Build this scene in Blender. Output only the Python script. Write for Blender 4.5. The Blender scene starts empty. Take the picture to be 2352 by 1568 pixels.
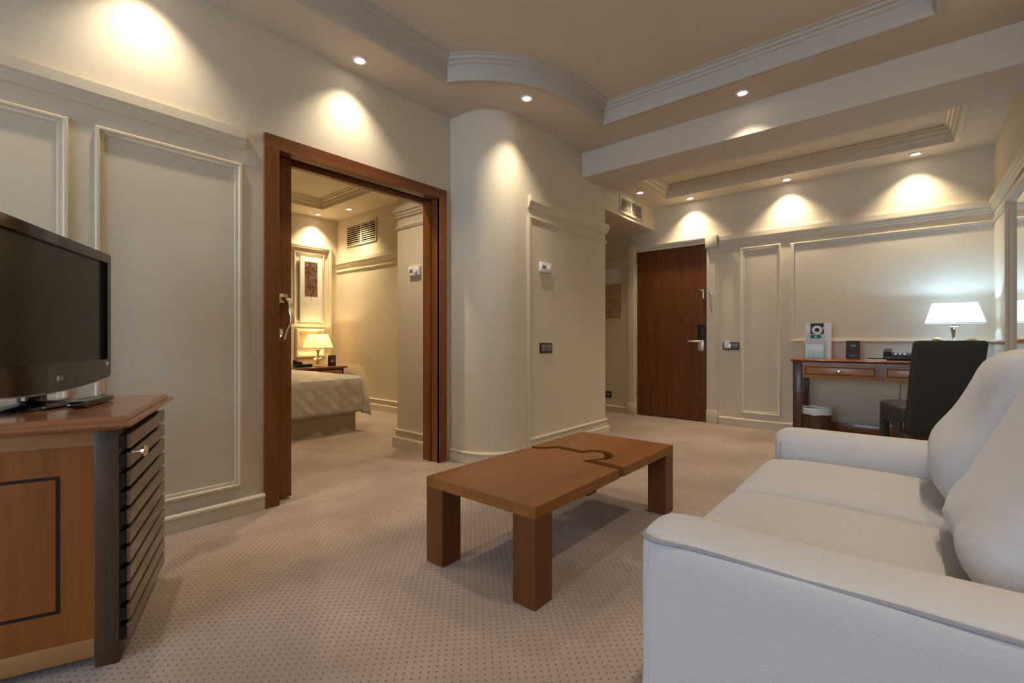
import bpy, bmesh, math, random
from mathutils import Vector, Matrix, noise
from mathutils.geometry import tessellate_polygon
random.seed(7)
C = bpy.context.scene.collection
PI = math.pi
R = math.radians
# ------------------------------------------------------------------ camera
H = 0.95
cam = bpy.data.cameras.new('camera'); camo = bpy.data.objects.new('camera', cam); C.objects.link(camo)
camo.location = (0, 0, H); camo.rotation_euler = (R(90), 0, R(40.15))
cam.sensor_width = 36; cam.lens = 36*1068/2352; cam.shift_y = -4/2352
cam.clip_start = 0.02; cam.clip_end = 100
bpy.context.scene.camera = camo
# ------------------------------------------------------------------ world and exposure
w = bpy.data.worlds.new('world'); bpy.context.scene.world = w; w.use_nodes = True
w.node_tree.nodes['Background'].inputs[0].default_value = (0.55, 0.72, 1.0, 1)
w.node_tree.nodes['Background'].inputs[1].default_value = 1.6
vs = bpy.context.scene.view_settings
vs.view_transform = 'Standard'; vs.look = 'None'; vs.gamma = 1; vs.use_curve_mapping = False
vs.exposure = 0.72
SPOT_MAIN = 35; SPOT_BACK = 39; SPOT_BED = 58
WARM = (1.0, 0.88, 0.68)
BEDWARM = (1.0, 0.80, 0.50); BACKWARM = (1.0, 0.83, 0.57)
# ------------------------------------------------------------------ added area light for daylight, from a window assumed behind the camera
la = bpy.data.lights.new('assumed_daylight', 'AREA'); la.shape = 'RECTANGLE'; la.size = 2.6; la.size_y = 2.0
la.energy = 45; la.color = (0.56, 0.74, 1.0)
lo = bpy.data.objects.new('assumed_daylight', la); C.objects.link(lo)
lo.location = (-1.05, -3.62, 1.45); lo.rotation_euler = (R(90), 0, 0)

# ------------------------------------------------------------------ materials
def mat(name, col, rough=0.6, metal=0.0, noise_amt=0.0, noise_scale=8.0, bump=0.0, bump_scale=200.0, coat=0.0, trans=0.0, emit=None, estr=0.0, ior=1.45, sheen=0.0, alpha=1.0):
    m = bpy.data.materials.new(name); m.use_nodes = True
    nt = m.node_tree; b = nt.nodes['Principled BSDF']
    b.inputs['Specular IOR Level'].default_value = 0.35
    b.inputs['Base Color'].default_value = (*col, 1); b.inputs['Roughness'].default_value = rough
    b.inputs['Metallic'].default_value = metal; b.inputs['Coat Weight'].default_value = coat
    b.inputs['Coat Roughness'].default_value = 0.12
    b.inputs['Transmission Weight'].default_value = trans; b.inputs['IOR'].default_value = ior
    b.inputs['Sheen Weight'].default_value = sheen
    if emit: b.inputs['Emission Color'].default_value = (*emit, 1); b.inputs['Emission Strength'].default_value = estr
    tc = nt.nodes.new('ShaderNodeTexCoord')
    if noise_amt:
        n = nt.nodes.new('ShaderNodeTexNoise'); n.inputs['Scale'].default_value = noise_scale; n.inputs['Detail'].default_value = 4
        nt.links.new(tc.outputs['Object'], n.inputs['Vector'])
        r = nt.nodes.new('ShaderNodeMapRange'); r.inputs[3].default_value = 1-noise_amt; r.inputs[4].default_value = 1+noise_amt
        nt.links.new(n.outputs['Fac'], r.inputs[0])
        mx = nt.nodes.new('ShaderNodeVectorMath'); mx.operation = 'SCALE'; mx.inputs[0].default_value = col
        nt.links.new(r.outputs[0], mx.inputs['Scale']); nt.links.new(mx.outputs[0], b.inputs['Base Color'])
    if bump:
        n = nt.nodes.new('ShaderNodeTexNoise'); n.inputs['Scale'].default_value = bump_scale; n.inputs['Detail'].default_value = 3
        nt.links.new(tc.outputs['Object'], n.inputs['Vector'])
        bp = nt.nodes.new('ShaderNodeBump'); bp.inputs['Strength'].default_value = bump; bp.inputs['Distance'].default_value = 0.004
        nt.links.new(n.outputs['Fac'], bp.inputs['Height']); nt.links.new(bp.outputs[0], b.inputs['Normal'])
    return m

def wood(name, dark, light, axis=2, rough=0.35, scale=14.0, coat=0.25, spread=0.22):
    m = mat(name, light, rough, coat=coat); nt = m.node_tree; b = nt.nodes['Principled BSDF']
    tc = [n for n in nt.nodes if n.type == 'TEX_COORD'][0]
    mp = nt.nodes.new('ShaderNodeMapping'); s = [1, 1, 1]; s[axis] = 0.055; mp.inputs['Scale'].default_value = s
    nt.links.new(tc.outputs['Object'], mp.inputs['Vector'])
    n = nt.nodes.new('ShaderNodeTexNoise'); n.inputs['Scale'].default_value = scale; n.inputs['Detail'].default_value = 7
    n.inputs['Roughness'].default_value = 0.65; n.inputs['Distortion'].default_value = 0.6
    nt.links.new(mp.outputs[0], n.inputs['Vector'])
    cr = nt.nodes.new('ShaderNodeValToRGB'); cr.color_ramp.elements[0].position = 0.5-spread; cr.color_ramp.elements[1].position = 0.5+spread
    cr.color_ramp.elements[0].color = (*dark, 1); cr.color_ramp.elements[1].color = (*light, 1)
    nt.links.new(n.outputs['Fac'], cr.inputs['Fac']); nt.links.new(cr.outputs[0], b.inputs['Base Color'])
    return m

def carpet():
    m = bpy.data.materials.new('carpet'); m.use_nodes = True; nt = m.node_tree; b = nt.nodes['Principled BSDF']
    b.inputs['Roughness'].default_value = 0.95; b.inputs['Sheen Weight'].default_value = 0.15; b.inputs['Specular IOR Level'].default_value = 0.1
    L = nt.links.new; N = nt.nodes.new
    tc = N('ShaderNodeTexCoord'); mp = N('ShaderNodeMapping'); mp.inputs['Rotation'].default_value = (0, 0, R(45))
    mp.inputs['Scale'].default_value = (1/0.023,)*3
    L(tc.outputs['Object'], mp.inputs['Vector'])
    fr = N('ShaderNodeVectorMath'); fr.operation = 'FRACTION'; L(mp.outputs[0], fr.inputs[0])
    sb = N('ShaderNodeVectorMath'); sb.operation = 'SUBTRACT'; L(fr.outputs[0], sb.inputs[0]); sb.inputs[1].default_value = (0.5, 0.5, 0.5)
    ml = N('ShaderNodeVectorMath'); ml.operation = 'MULTIPLY'; L(sb.outputs[0], ml.inputs[0]); ml.inputs[1].default_value = (0.85, 1.0, 0)
    ln = N('ShaderNodeVectorMath'); ln.operation = 'LENGTH'; L(ml.outputs[0], ln.inputs[0])
    mr = N('ShaderNodeMapRange'); mr.interpolation_type = 'SMOOTHSTEP'; mr.inputs[1].default_value = 0.10; mr.inputs[2].default_value = 0.20
    L(ln.outputs['Value'], mr.inputs[0])
    n1 = N('ShaderNodeTexNoise'); n1.inputs['Scale'].default_value = 2.2; n1.inputs['Detail'].default_value = 5; L(tc.outputs['Object'], n1.inputs['Vector'])
    n2 = N('ShaderNodeTexNoise'); n2.inputs['Scale'].default_value = 260; n2.inputs['Detail'].default_value = 2; L(tc.outputs['Object'], n2.inputs['Vector'])
    cr = N('ShaderNodeValToRGB'); cr.color_ramp.elements[0].position = 0.35; cr.color_ramp.elements[1].position = 0.7
    cr.color_ramp.elements[0].color = (0.325, 0.245, 0.196, 1); cr.color_ramp.elements[1].color = (0.45, 0.343, 0.277, 1)
    L(n1.outputs['Fac'], cr.inputs['Fac'])
    mx = N('ShaderNodeMix'); mx.data_type = 'RGBA'; L(mr.outputs[0], mx.inputs['Factor']); mx.inputs['A'].default_value = (0.20, 0.13, 0.10, 1)
    L(cr.outputs[0], mx.inputs['B']); L(mx.outputs['Result'], b.inputs['Base Color'])
    bp = N('ShaderNodeBump'); bp.inputs['Strength'].default_value = 0.5; bp.inputs['Distance'].default_value = 0.004
    L(n2.outputs['Fac'], bp.inputs['Height']); L(bp.outputs[0], b.inputs['Normal'])
    return m

def shade_mat(name, col, emit, estr):
    m = bpy.data.materials.new(name); m.use_nodes = True; nt = m.node_tree; nt.nodes.clear()
    o = nt.nodes.new('ShaderNodeOutputMaterial'); d = nt.nodes.new('ShaderNodeBsdfDiffuse'); t = nt.nodes.new('ShaderNodeBsdfTranslucent')
    d.inputs[0].default_value = (*col, 1); t.inputs[0].default_value = (*col, 1)
    mx = nt.nodes.new('ShaderNodeMixShader'); mx.inputs[0].default_value = 0.5
    nt.links.new(d.outputs[0], mx.inputs[1]); nt.links.new(t.outputs[0], mx.inputs[2])
    e = nt.nodes.new('ShaderNodeEmission'); e.inputs[0].default_value = (*emit, 1); e.inputs[1].default_value = estr
    ad = nt.nodes.new('ShaderNodeAddShader'); nt.links.new(mx.outputs[0], ad.inputs[0]); nt.links.new(e.outputs[0], ad.inputs[1])
    nt.links.new(ad.outputs[0], o.inputs[0])
    return m

M = {}
M['wall'] = mat('cream_wallpaper', (0.655, 0.57, 0.435), 0.75, noise_amt=0.025, noise_scale=5, bump=0.12, bump_scale=260)
M['paint'] = mat('cream_paint', (0.66, 0.575, 0.43), 0.45, noise_amt=0.015)
M['ceil'] = mat('ceiling_paint', (0.62, 0.54, 0.43), 0.8, noise_amt=0.02, noise_scale=3)
M['ceilmould'] = mat('white_plaster', (0.50, 0.455, 0.39), 0.6)
M['carpet'] = carpet()
M['framewood'] = wood('cherry_wood', (0.13, 0.038, 0.009), (0.25, 0.085, 0.022))
M['framewood_x'] = wood('cherry_wood_crossgrain', (0.13, 0.040, 0.013), (0.25, 0.088, 0.030), axis=1)
M['doorwood'] = wood('door_veneer', (0.10, 0.027, 0.005), (0.18, 0.054, 0.010), scale=22)
M['table'] = wood('table_cherry', (0.18, 0.060, 0.011), (0.29, 0.112, 0.024), axis=1, rough=0.42, scale=9, coat=0.12)
M['tableleg'] = wood('table_cherry_upright', (0.10, 0.030, 0.007), (0.165, 0.055, 0.014), axis=2, rough=0.4, scale=12, coat=0.1)
M['oak'] = wood('orange_veneer', (0.19, 0.055, 0.008), (0.27, 0.086, 0.014), axis=2, rough=0.35, scale=30)
M['rail'] = wood('pale_rail_wood', (0.30, 0.145, 0.055), (0.40, 0.21, 0.09), axis=1, rough=0.4, scale=25)
M['wenge'] = wood('dark_post_wood', (0.045, 0.024, 0.012), (0.085, 0.047, 0.025), axis=2, rough=0.45, scale=40)
M['slat'] = wood('louvre_wood', (0.15, 0.095, 0.062), (0.22, 0.145, 0.10), axis=0, rough=0.28, scale=30)
M['cabtop'] = wood('cabinet_top_wood', (0.24, 0.080, 0.028), (0.36, 0.145, 0.060), axis=1, rough=0.22, scale=12, coat=0.5)
M['inlay_gap_shade'] = mat('ebony_inlay_and_gap_shade', (0.012, 0.007, 0.006), 0.4)  # real inlay lines; also paints the shade between the cabinet slats
M['desktop'] = wood('desk_wood', (0.16, 0.050, 0.020), (0.27, 0.095, 0.040), axis=0, rough=0.25, scale=14, coat=0.4)
M['deskleg'] = wood('desk_leg_wood', (0.06, 0.020, 0.012), (0.11, 0.040, 0.022), axis=2, rough=0.35, scale=24)
M['drawer'] = wood('desk_drawer_wood', (0.32, 0.13, 0.045), (0.46, 0.21, 0.075), axis=0, rough=0.35, scale=16)
M['brass'] = mat('polished_brass', (0.95, 0.84, 0.56), 0.2, 1.0)
M['chrome'] = mat('polished_chrome', (0.80, 0.80, 0.82), 0.12, 1.0)
M['gold'] = mat('old_gold', (0.72, 0.52, 0.25), 0.3, 1.0, noise_amt=0.2, noise_scale=40)
M['nickel'] = mat('brushed_nickel', (0.62, 0.57, 0.47), 0.35, 1.0)
M['black'] = mat('matt_black_plastic', (0.012, 0.012, 0.013), 0.35)
M['gloss'] = mat('gloss_black_plastic', (0.008, 0.008, 0.009), 0.08, coat=0.5)
M['screen'] = mat('television_screen', (0.020, 0.022, 0.018), 0.16)
M['greyplastic'] = mat('grey_plastic', (0.20, 0.18, 0.15), 0.4)
M['darkplate'] = mat('dark_brown_plate', (0.035, 0.028, 0.022), 0.35)
M['white'] = mat('white_plastic', (0.80, 0.80, 0.80), 0.4)
M['silver'] = mat('silver_paint', (0.75, 0.75, 0.76), 0.3, 0.6)
M['paper'] = mat('white_paper', (0.78, 0.76, 0.76), 0.7)
M['print'] = mat('dark_print', (0.04, 0.03, 0.028), 0.5)
M['green'] = mat('green_print', (0.01, 0.22, 0.10), 0.5)
M['brownprint'] = mat('brown_print', (0.20, 0.10, 0.055), 0.6)
M['paleplan'] = mat('pale_plan_paper', (0.52, 0.36, 0.24), 0.6, noise_amt=0.12, noise_scale=30)
M['sofa'] = mat('sofa_fabric', (0.51, 0.475, 0.455), 0.85, noise_amt=0.03, noise_scale=3, bump=0.25, bump_scale=420, sheen=0.2)
M['pipe_shadow'] = mat('shadow_toned_piping', (0.27, 0.26, 0.28), 0.8)  # darker and bluer than the fabric: the shadow along the piping, as colour
M['leather'] = mat('black_leather', (0.036, 0.034, 0.029), 0.5, bump=0.25, bump_scale=160)
M['spread'] = mat('quilted_satin', (0.46, 0.42, 0.36), 0.45, noise_amt=0.10, noise_scale=25, bump=1.0, bump_scale=16)
M['valance'] = mat('bed_valance_cloth', (0.40, 0.35, 0.27), 0.8, noise_amt=0.04)
M['sheet'] = mat('white_linen', (0.80, 0.78, 0.74), 0.8)
M['canvas'] = mat('white_canvas', (0.74, 0.72, 0.66), 0.7)
M['mirror'] = mat('mirror_glass', (0.92, 0.94, 0.93), 0.01, 1.0)
M['vent'] = mat('vent_enamel', (0.60, 0.52, 0.38), 0.4)
M['dark'] = mat('hollow_shade_paint', (0.015, 0.012, 0.010), 0.8)  # near-black that stands in for the shade inside hollows
M['bag'] = mat('white_bin_bag', (0.74, 0.76, 0.80), 0.35, bump=0.4, bump_scale=30)
M['bin'] = mat('brown_bin', (0.10, 0.058, 0.032), 0.4)
M['clear'] = mat('clear_acrylic', (0.93, 0.98, 0.95), 0.04, trans=1.0, ior=1.2)
M['packet'] = mat('pale_green_packet', (0.66, 0.74, 0.66), 0.5, noise_amt=0.08, noise_scale=60)
M['glass'] = mat('assumed_window_glass', (1, 1, 1), 0.0, trans=1.0, ior=1.01)  # pane of the assumed, unseen window
M['lens'] = mat('lamp_lens', (1, 1, 1), 0.3, emit=(1.0, 0.90, 0.78), estr=14)
M['ring'] = mat('white_enamel_ring', (0.80, 0.76, 0.70), 0.3)
M['shade_cool'] = shade_mat('white_lampshade', (0.82, 0.86, 0.88), (0.70, 0.88, 1.0), 0.25)
M['shade_warm'] = shade_mat('cream_lampshade', (0.85, 0.75, 0.50), (1.0, 0.80, 0.46), 0.2)

# artwork: brown abstract texture
def art():
    m = mat('abstract_print', (0.12, 0.06, 0.04), 0.6); nt = m.node_tree; b = nt.nodes['Principled BSDF']
    tc = [n for n in nt.nodes if n.type == 'TEX_COORD'][0]
    n = nt.nodes.new('ShaderNodeTexNoise'); n.inputs['Scale'].default_value = 14; n.inputs['Detail'].default_value = 8; n.inputs['Distortion'].default_value = 1.5
    nt.links.new(tc.outputs['Object'], n.inputs['Vector'])
    cr = nt.nodes.new('ShaderNodeValToRGB'); cr.color_ramp.elements[0].position = 0.35; cr.color_ramp.elements[1].position = 0.7
    cr.color_ramp.elements[0].color = (0.05, 0.022, 0.015, 1); cr.color_ramp.elements[1].color = (0.27, 0.15, 0.10, 1)
    nt.links.new(n.outputs['Fac'], cr.inputs['Fac']); nt.links.new(cr.outputs[0], b.inputs['Base Color'])
    return m
M['art'] = art()

# ------------------------------------------------------------------ mesh helpers
class B:
    def __init__(s): s.bm = bmesh.new()
    def poly(s, vs, faces):
        v = [s.bm.verts.new(p) for p in vs]
        for f in faces:
            try: s.bm.faces.new([v[i] for i in f])
            except ValueError: pass
        return s
    def box(s, x0, x1, y0, y1, z0, z1, bev=0.0):
        b = bmesh.new()
        bmesh.ops.create_cube(b, size=1)
        for v in b.verts:
            v.co = Vector(((x0+x1)/2+v.co.x*(x1-x0), (y0+y1)/2+v.co.y*(y1-y0), (z0+z1)/2+v.co.z*(z1-z0)))
        if bev: bmesh.ops.bevel(b, geom=list(b.edges), offset=bev, segments=2, profile=0.5, affect='EDGES')
        return s.join(b)
    def join(s, b, mtx=None):
        if mtx is not None: bmesh.ops.transform(b, matrix=mtx, verts=b.verts)
        me = bpy.data.meshes.new('t'); b.to_mesh(me); b.free(); s.bm.from_mesh(me); bpy.data.meshes.remove(me)
        return s
    def lathe(s, prof, center, seg=28, axis='Z', cap=True, rx=1.0, ry=1.0):
        b = bmesh.new(); rings = []
        for r, z in prof:
            rings.append([b.verts.new((r*rx*math.cos(2*PI*i/seg), r*ry*math.sin(2*PI*i/seg), z)) for i in range(seg)])
        for a, c in zip(rings, rings[1:]):
            for i in range(seg): b.faces.new((a[i], a[(i+1) % seg], c[(i+1) % seg], c[i]))
        if cap:
            b.faces.new(list(reversed(rings[0]))); b.faces.new(rings[-1])
        bmesh.ops.recalc_face_normals(b, faces=b.faces)
        mtx = Matrix.Translation(center)
        if axis == 'Y': mtx = mtx @ Matrix.Rotation(R(-90), 4, 'X')
        if axis == 'X': mtx = mtx @ Matrix.Rotation(R(90), 4, 'Y')
        return s.join(b, mtx)
    def tube(s, pts, r, seg=8, closed=False, rads=None):
        pts = [Vector(p) for p in pts]; b = bmesh.new(); rings = []; n = len(pts)
        up = Vector((0, 0, 1)); prev = None
        for i, p in enumerate(pts):
            if closed: t = pts[(i+1) % n]-pts[i-1]
            else: t = pts[min(i+1, n-1)]-pts[max(i-1, 0)]
            t.normalize()
            if prev is None:
                a = t.orthogonal().normalized()
            else:
                a = (prev - t*prev.dot(t)).normalized()
            prev = a; c = t.cross(a); rr = rads[i] if rads else r
            rings.append([b.verts.new(p+rr*(math.cos(2*PI*k/seg)*a+math.sin(2*PI*k/seg)*c)) for k in range(seg)])
        rng = range(n) if closed else range(n-1)
        for i in rng:
            A, D = rings[i], rings[(i+1) % n]
            for k in range(seg): b.faces.new((A[k], A[(k+1) % seg], D[(k+1) % seg], D[k]))
        if not closed:
            b.faces.new(list(reversed(rings[0]))); b.faces.new(rings[-1])
        bmesh.ops.recalc_face_normals(b, faces=b.faces)
        return s.join(b)
    def prism(s, outline, z0, z1, holes=()):
        """outline polygon in XY extruded from z0 to z1"""
        b = bmesh.new(); loops = [list(outline)]+[list(h) for h in holes]
        flat = [p for l in loops for p in l]
        tri = tessellate_polygon([[Vector((p[0], p[1], 0)) for p in l] for l in loops])
        lo = [b.verts.new((p[0], p[1], z0)) for p in flat]; hi = [b.verts.new((p[0], p[1], z1)) for p in flat]
        for t in tri:
            b.faces.new([lo[i] for i in t]); b.faces.new([hi[i] for i in reversed(t)])
        k = 0
        for l in loops:
            n = len(l)
            for i in range(n): b.faces.new((lo[k+i], lo[k+(i+1) % n], hi[k+(i+1) % n], hi[k+i]))
            k += n
        bmesh.ops.recalc_face_normals(b, faces=b.faces)
        bmesh.ops.dissolve_limit(b, angle_limit=0.001, verts=b.verts, edges=b.edges)
        return s.join(b)
    def sweep(s, path, prof, N, closed=False):
        """profile points (a, b): a = to the left of the path in the plane with normal N, b = along N; mitred corners"""
        N = Vector(N).normalized(); P = [Vector(p) for p in path]; n = len(P); b = bmesh.new(); rings = []
        for i in range(n):
            if closed or 0 < i < n-1:
                d0 = (P[i]-P[i-1]).normalized(); d1 = (P[(i+1) % n]-P[i]).normalized()
            elif i == 0: d0 = d1 = (P[1]-P[0]).normalized()
            else: d0 = d1 = (P[i]-P[i-1]).normalized()
            l0 = N.cross(d0); l1 = N.cross(d1); m = (l0+l1).normalized(); m = m/max(0.3, m.dot(l0))
            rings.append([b.verts.new(P[i]+m*a+N*c) for a, c in prof])
        k = len(prof); rng = range(n) if closed else range(n-1)
        for i in rng:
            A, D = rings[i], rings[(i+1) % n]
            for j in range(k): b.faces.new((A[j], A[(j+1) % k], D[(j+1) % k], D[j]))
        if not closed:
            b.faces.new(list(reversed(rings[0]))); b.faces.new(rings[-1])
        bmesh.ops.recalc_face_normals(b, faces=b.faces)
        return s.join(b)
    def rbox(s, half, r, n=10, f=None, mtx=None):
        """rounded box with n x n faces per side, optionally deformed by f"""
        b = bmesh.new(); bmesh.ops.create_cube(b, size=2)
        bmesh.ops.subdivide_edges(b, edges=list(b.edges), cuts=n-1, use_grid_fill=True)
        h = Vector(half)
        for v in b.verts:
            # finer spacing at the rims
            u = Vector([math.sin(c*PI/2)*0.5+c*0.5 for c in v.co])
            p = Vector((u.x*h.x, u.y*h.y, u.z*h.z))
            q = Vector([max(-(h[i]-r), min(h[i]-r, p[i])) for i in range(3)])
            d = p-q
            if d.length > 1e-9: p = q+d.normalized()*r
            v.co = f(p) if f else p
        return s.join(b, mtx)
    def obj(s, name, m, parent=None, world=True, smooth=True, **tags):
        me = bpy.data.meshes.new(name); s.bm.to_mesh(me); s.bm.free()
        o = bpy.data.objects.new(name, me); C.objects.link(o); me.materials.append(m)
        if smooth:
            for p in me.polygons: p.use_smooth = True
            me.set_sharp_from_angle(angle=R(32))
        if parent:
            o.parent = parent
            if world:
                root = parent
                while root.parent: root = root.parent
                mt = Matrix.Translation(root.location) @ root.rotation_euler.to_matrix().to_4x4()
                me.transform(mt.inverted())
        else:
            xs = [v.co for v in me.vertices]
            c = Vector(((min(v.x for v in xs)+max(v.x for v in xs))/2, (min(v.y for v in xs)+max(v.y for v in xs))/2, min(v.z for v in xs)))
            me.transform(Matrix.Translation(-c)); o.location = c
        tag(o, **tags)
        return o

def tag(o, label=None, cat=None, group=None, kind=None):
    if label: o['label'] = label
    if cat: o['category'] = cat
    if group: o['group'] = group
    if kind: o['kind'] = kind
    return o
def thing(name, loc, label, cat, rz=0.0, group=None):
    o = bpy.data.objects.new(name, None); C.objects.link(o); o.location = loc; o.rotation_euler = (0, 0, rz)
    o.empty_display_size = 0.1
    return tag(o, label, cat, group)
def struct(name, b, m, **k):
    return b.obj(name, m, kind='structure', **k)
def text(name, body, size, m, parent, mtx, depth=0.0008):
    cu = bpy.data.curves.new(name, 'FONT'); cu.body = body; cu.size = size; cu.align_x = 'CENTER'; cu.align_y = 'CENTER'; cu.extrude = depth
    t = bpy.data.objects.new(name+'_src', cu); C.objects.link(t)
    me = bpy.data.meshes.new_from_object(t.evaluated_get(bpy.context.evaluated_depsgraph_get()))
    bpy.data.objects.remove(t); bpy.data.curves.remove(cu)
    me.transform(mtx); me.materials.clear(); me.materials.append(m)
    o = bpy.data.objects.new(name, me); C.objects.link(o); o.parent = parent
    return o
def arc(cx, cy, r, a0, a1, n):
    return [(cx+r*math.cos(R(a0+(a1-a0)*i/n)), cy+r*math.sin(R(a0+(a1-a0)*i/n))) for i in range(n+1)]

# ------------------------------------------------------------------ floor and walls
XL, YB, XR, YF, TH = -2.76, 5.53, 0.57, -3.5, 0.14
ZC, ZB = 2.70, 2.575
struct('floor', B().box(-6.7, 0.75, -3.7, 5.75, -0.1, 0), M['carpet'])
# left wall with the sliding-door opening
struct('wall_left', B().poly([], []).box(XL-TH, XL, YF, 1.14, 0, 2.95).box(XL-TH, XL, 2.42, 2.60, 0, 2.95).box(XL-TH, XL, 1.14, 2.42, 2.09, 2.95), M['wall'], smooth=False)
# wall with the rounded corner, the panelled return and the end at the alcove
cpts = [(XL-0.005, 2.51)]+arc(-2.61, 2.81, 0.30, -90, 0, 18)+[(-2.31, 4.20), (-3.62, 4.20), (-3.62, 4.08), (-2.45, 4.08), (-2.45, 2.86)]+[(-2.60, 2.66), (XL-0.005, 2.66)]
struct('wall_column', B().prism(cpts, 0, 2.95), M['wall'])
struct('wall_alcove', B().box(-3.74, -3.62, 4.08, YB, 0, 2.95), M['wall'])
DX0, DX1, DZ = -2.60, -1.73, 2.055
struct('wall_back', B().box(-3.74, DX0, YB, YB+0.15, 0, 2.95).box(DX1, XR+0.15, YB, YB+0.15, 0, 2.95).box(DX0, DX1, YB, YB+0.15, DZ, 2.95).box(DX0, DX1, YB+0.1, YB+0.15, 0, DZ), M['wall'], smooth=False)
struct('wall_right', B().box(XR, XR+0.15, YF-0.15, YB, 0, 2.95), M['wall'])
wx0, wx1, wz0, wz1 = -2.4, 0.30, 0.40, 2.50  # opening for a window assumed in the unseen wall, added for its light
struct('wall_front', B().box(-2.90, wx0, YF-0.15, YF, 0, 2.95).box(wx1, XR, YF-0.15, YF, 0, 2.95).box(wx0, wx1, YF-0.15, YF, 0, wz0).box(wx0, wx1, YF-0.15, YF, wz1, 2.95), M['wall'], smooth=False)
wf = B()
for x in (wx0, (wx0+wx1)/2-0.03, wx1-0.06): wf.box(x, x+0.06, YF-0.12, YF-0.05, wz0, wz1)
for z in (wz0, wz1-0.06): wf.box(wx0, wx1, YF-0.119, YF-0.051, z, z+0.06)
wo = struct('assumed_window_1', wf, M['white'])  # unseen window frame, assumed behind the camera
B().box(wx0+0.05, wx1-0.05, YF-0.09, YF-0.085, wz0+0.05, wz1-0.05).obj('pane', M['glass'], wo)
# bulkhead with the air grille above the alcove
struct('ceiling_bulkhead', B().box(-3.62, -2.36, 4.20, YB, 2.296, ZB), M['paint'], smooth=False)

# ------------------------------------------------------------------ ceilings
hole = [(-2.36, -2.9), (0.13, -2.9), (0.13, 3.354), (-1.869, 3.354)]+arc(-2.66, 2.985, 0.855, 20, 104, 16)[0:-1]+[(-2.36, 2.117)]
hole = [(-2.36, -2.9), (0.13, -2.9), (0.13, 3.354), (-1.866, 3.354), (-1.848, 3.15), (-1.850, 2.93), (-1.882, 2.72), (-1.945, 2.535), (-2.04, 2.375), (-2.155, 2.255), (-2.26, 2.17), (-2.36, 2.117)]
def smoothpts(p, it=2):
    for _ in range(it):
        q = [p[0]]
        for a, c in zip(p, p[1:]):
            q += [(a[0]*.75+c[0]*.25, a[1]*.75+c[1]*.25), (a[0]*.25+c[0]*.75, a[1]*.25+c[1]*.75)]
        q.append(p[-1]); p = q
    return p
hole = hole[:3]+smoothpts(hole[3:])
outer = [(XL-TH, YF-0.15), (XR+0.15, YF-0.15), (XR+0.15, 3.80), (XL-TH, 3.80)]
struct('ceiling', B().prism(outer, ZC, ZC+0.03, [hole]), M['ceil'], smooth=False)
struct('ceiling_tray', B().box(-2.75, 0.5, -3.2, 3.72, 2.835, 2.87), M['ceil'])
struct('ceiling_roof', B().box(-6.7, 0.75, -3.7, 5.75, 2.95, 3.05), M['ceil'])
mould = [(0, -0.012), (-0.03, -0.012), (-0.03, 0.145), (0.075, 0.145), (0.075, 0.128), (0.060, 0.122), (0.055, 0.108), (0.040, 0.103), (0.036, 0.088), (0.022, 0.082), (0.018, 0.066), (0.016, 0.02), (0.010, 0.006)]
struct('trim_1', B().sweep([(x, y, ZC) for x, y in hole], mould, (0, 0, 1), True), M['ceilmould'])
# the deep beam across the room
struct('ceiling_beam', B().box(-2.33, XR, 3.76, 4.205, 2.47, 2.94), M['ceil'], smooth=False)
bh = [(-2.09, 4.42), (0.312, 4.42), (0.312, 5.22), (-2.09, 5.22)]
struct('ceiling_back', B().prism([(-3.74, 4.2), (XR+0.15, 4.2), (XR+0.15, YB+0.15), (-3.74, YB+0.15)], ZB, ZB+0.03, [bh]), M['ceil'], smooth=False)
struct('ceiling_tray_back', B().box(-2.3, 0.5, 4.25, 5.4, 2.70, 2.73), M['ceil'])
mould2 = [(0, -0.010), (-0.03, -0.010), (-0.03, 0.135), (0.062, 0.135), (0.062, 0.112), (0.045, 0.105), (0.040, 0.085), (0.026, 0.078), (0.020, 0.05), (0.008, 0.038), (0.006, 0.006)]
struct('trim_2', B().sweep([(x, y, ZB) for x, y in bh], mould2, (0, 0, 1), True), M['paint'])

# ------------------------------------------------------------------ bedroom shell
BX, BY, BZ = -6.48, 3.63, 2.72
struct('wall_bedroom_far', B().box(BX-0.12, BX, -1.6, BY+0.12, 0, 2.95), M['wall'])
struct('wall_bedroom_side', B().box(BX, -3.48, BY, BY+0.12, 0, 2.95), M['wall'])
struct('wall_bedroom_near', B().box(BX, XL-TH, -1.72, -1.6, 0, 2.95), M['wall'])
struct('wall_bedroom_pier', B().box(-3.48, XL-TH+0.02, 2.53, 3.75, 0, 2.95), M['wall'], smooth=False)
bh2 = [(-6.03, 0.0), (-3.6, 0.0), (-3.6, 3.16), (-6.03, 3.16)]
struct('ceiling_bedroom', B().prism([(BX, -1.6), (XL-TH, -1.6), (XL-TH, BY), (BX, BY)], BZ, BZ+0.03, [bh2]), M['ceil'], smooth=False)
struct('ceiling_tray_bedroom', B().box(-6.3, -3.3, -0.3, 3.5, 2.84, 2.87), M['ceil'])
struct('trim_3', B().sweep([(x, y, BZ) for x, y in bh2], mould2, (0, 0, 1), True), M['paint'])

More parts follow.
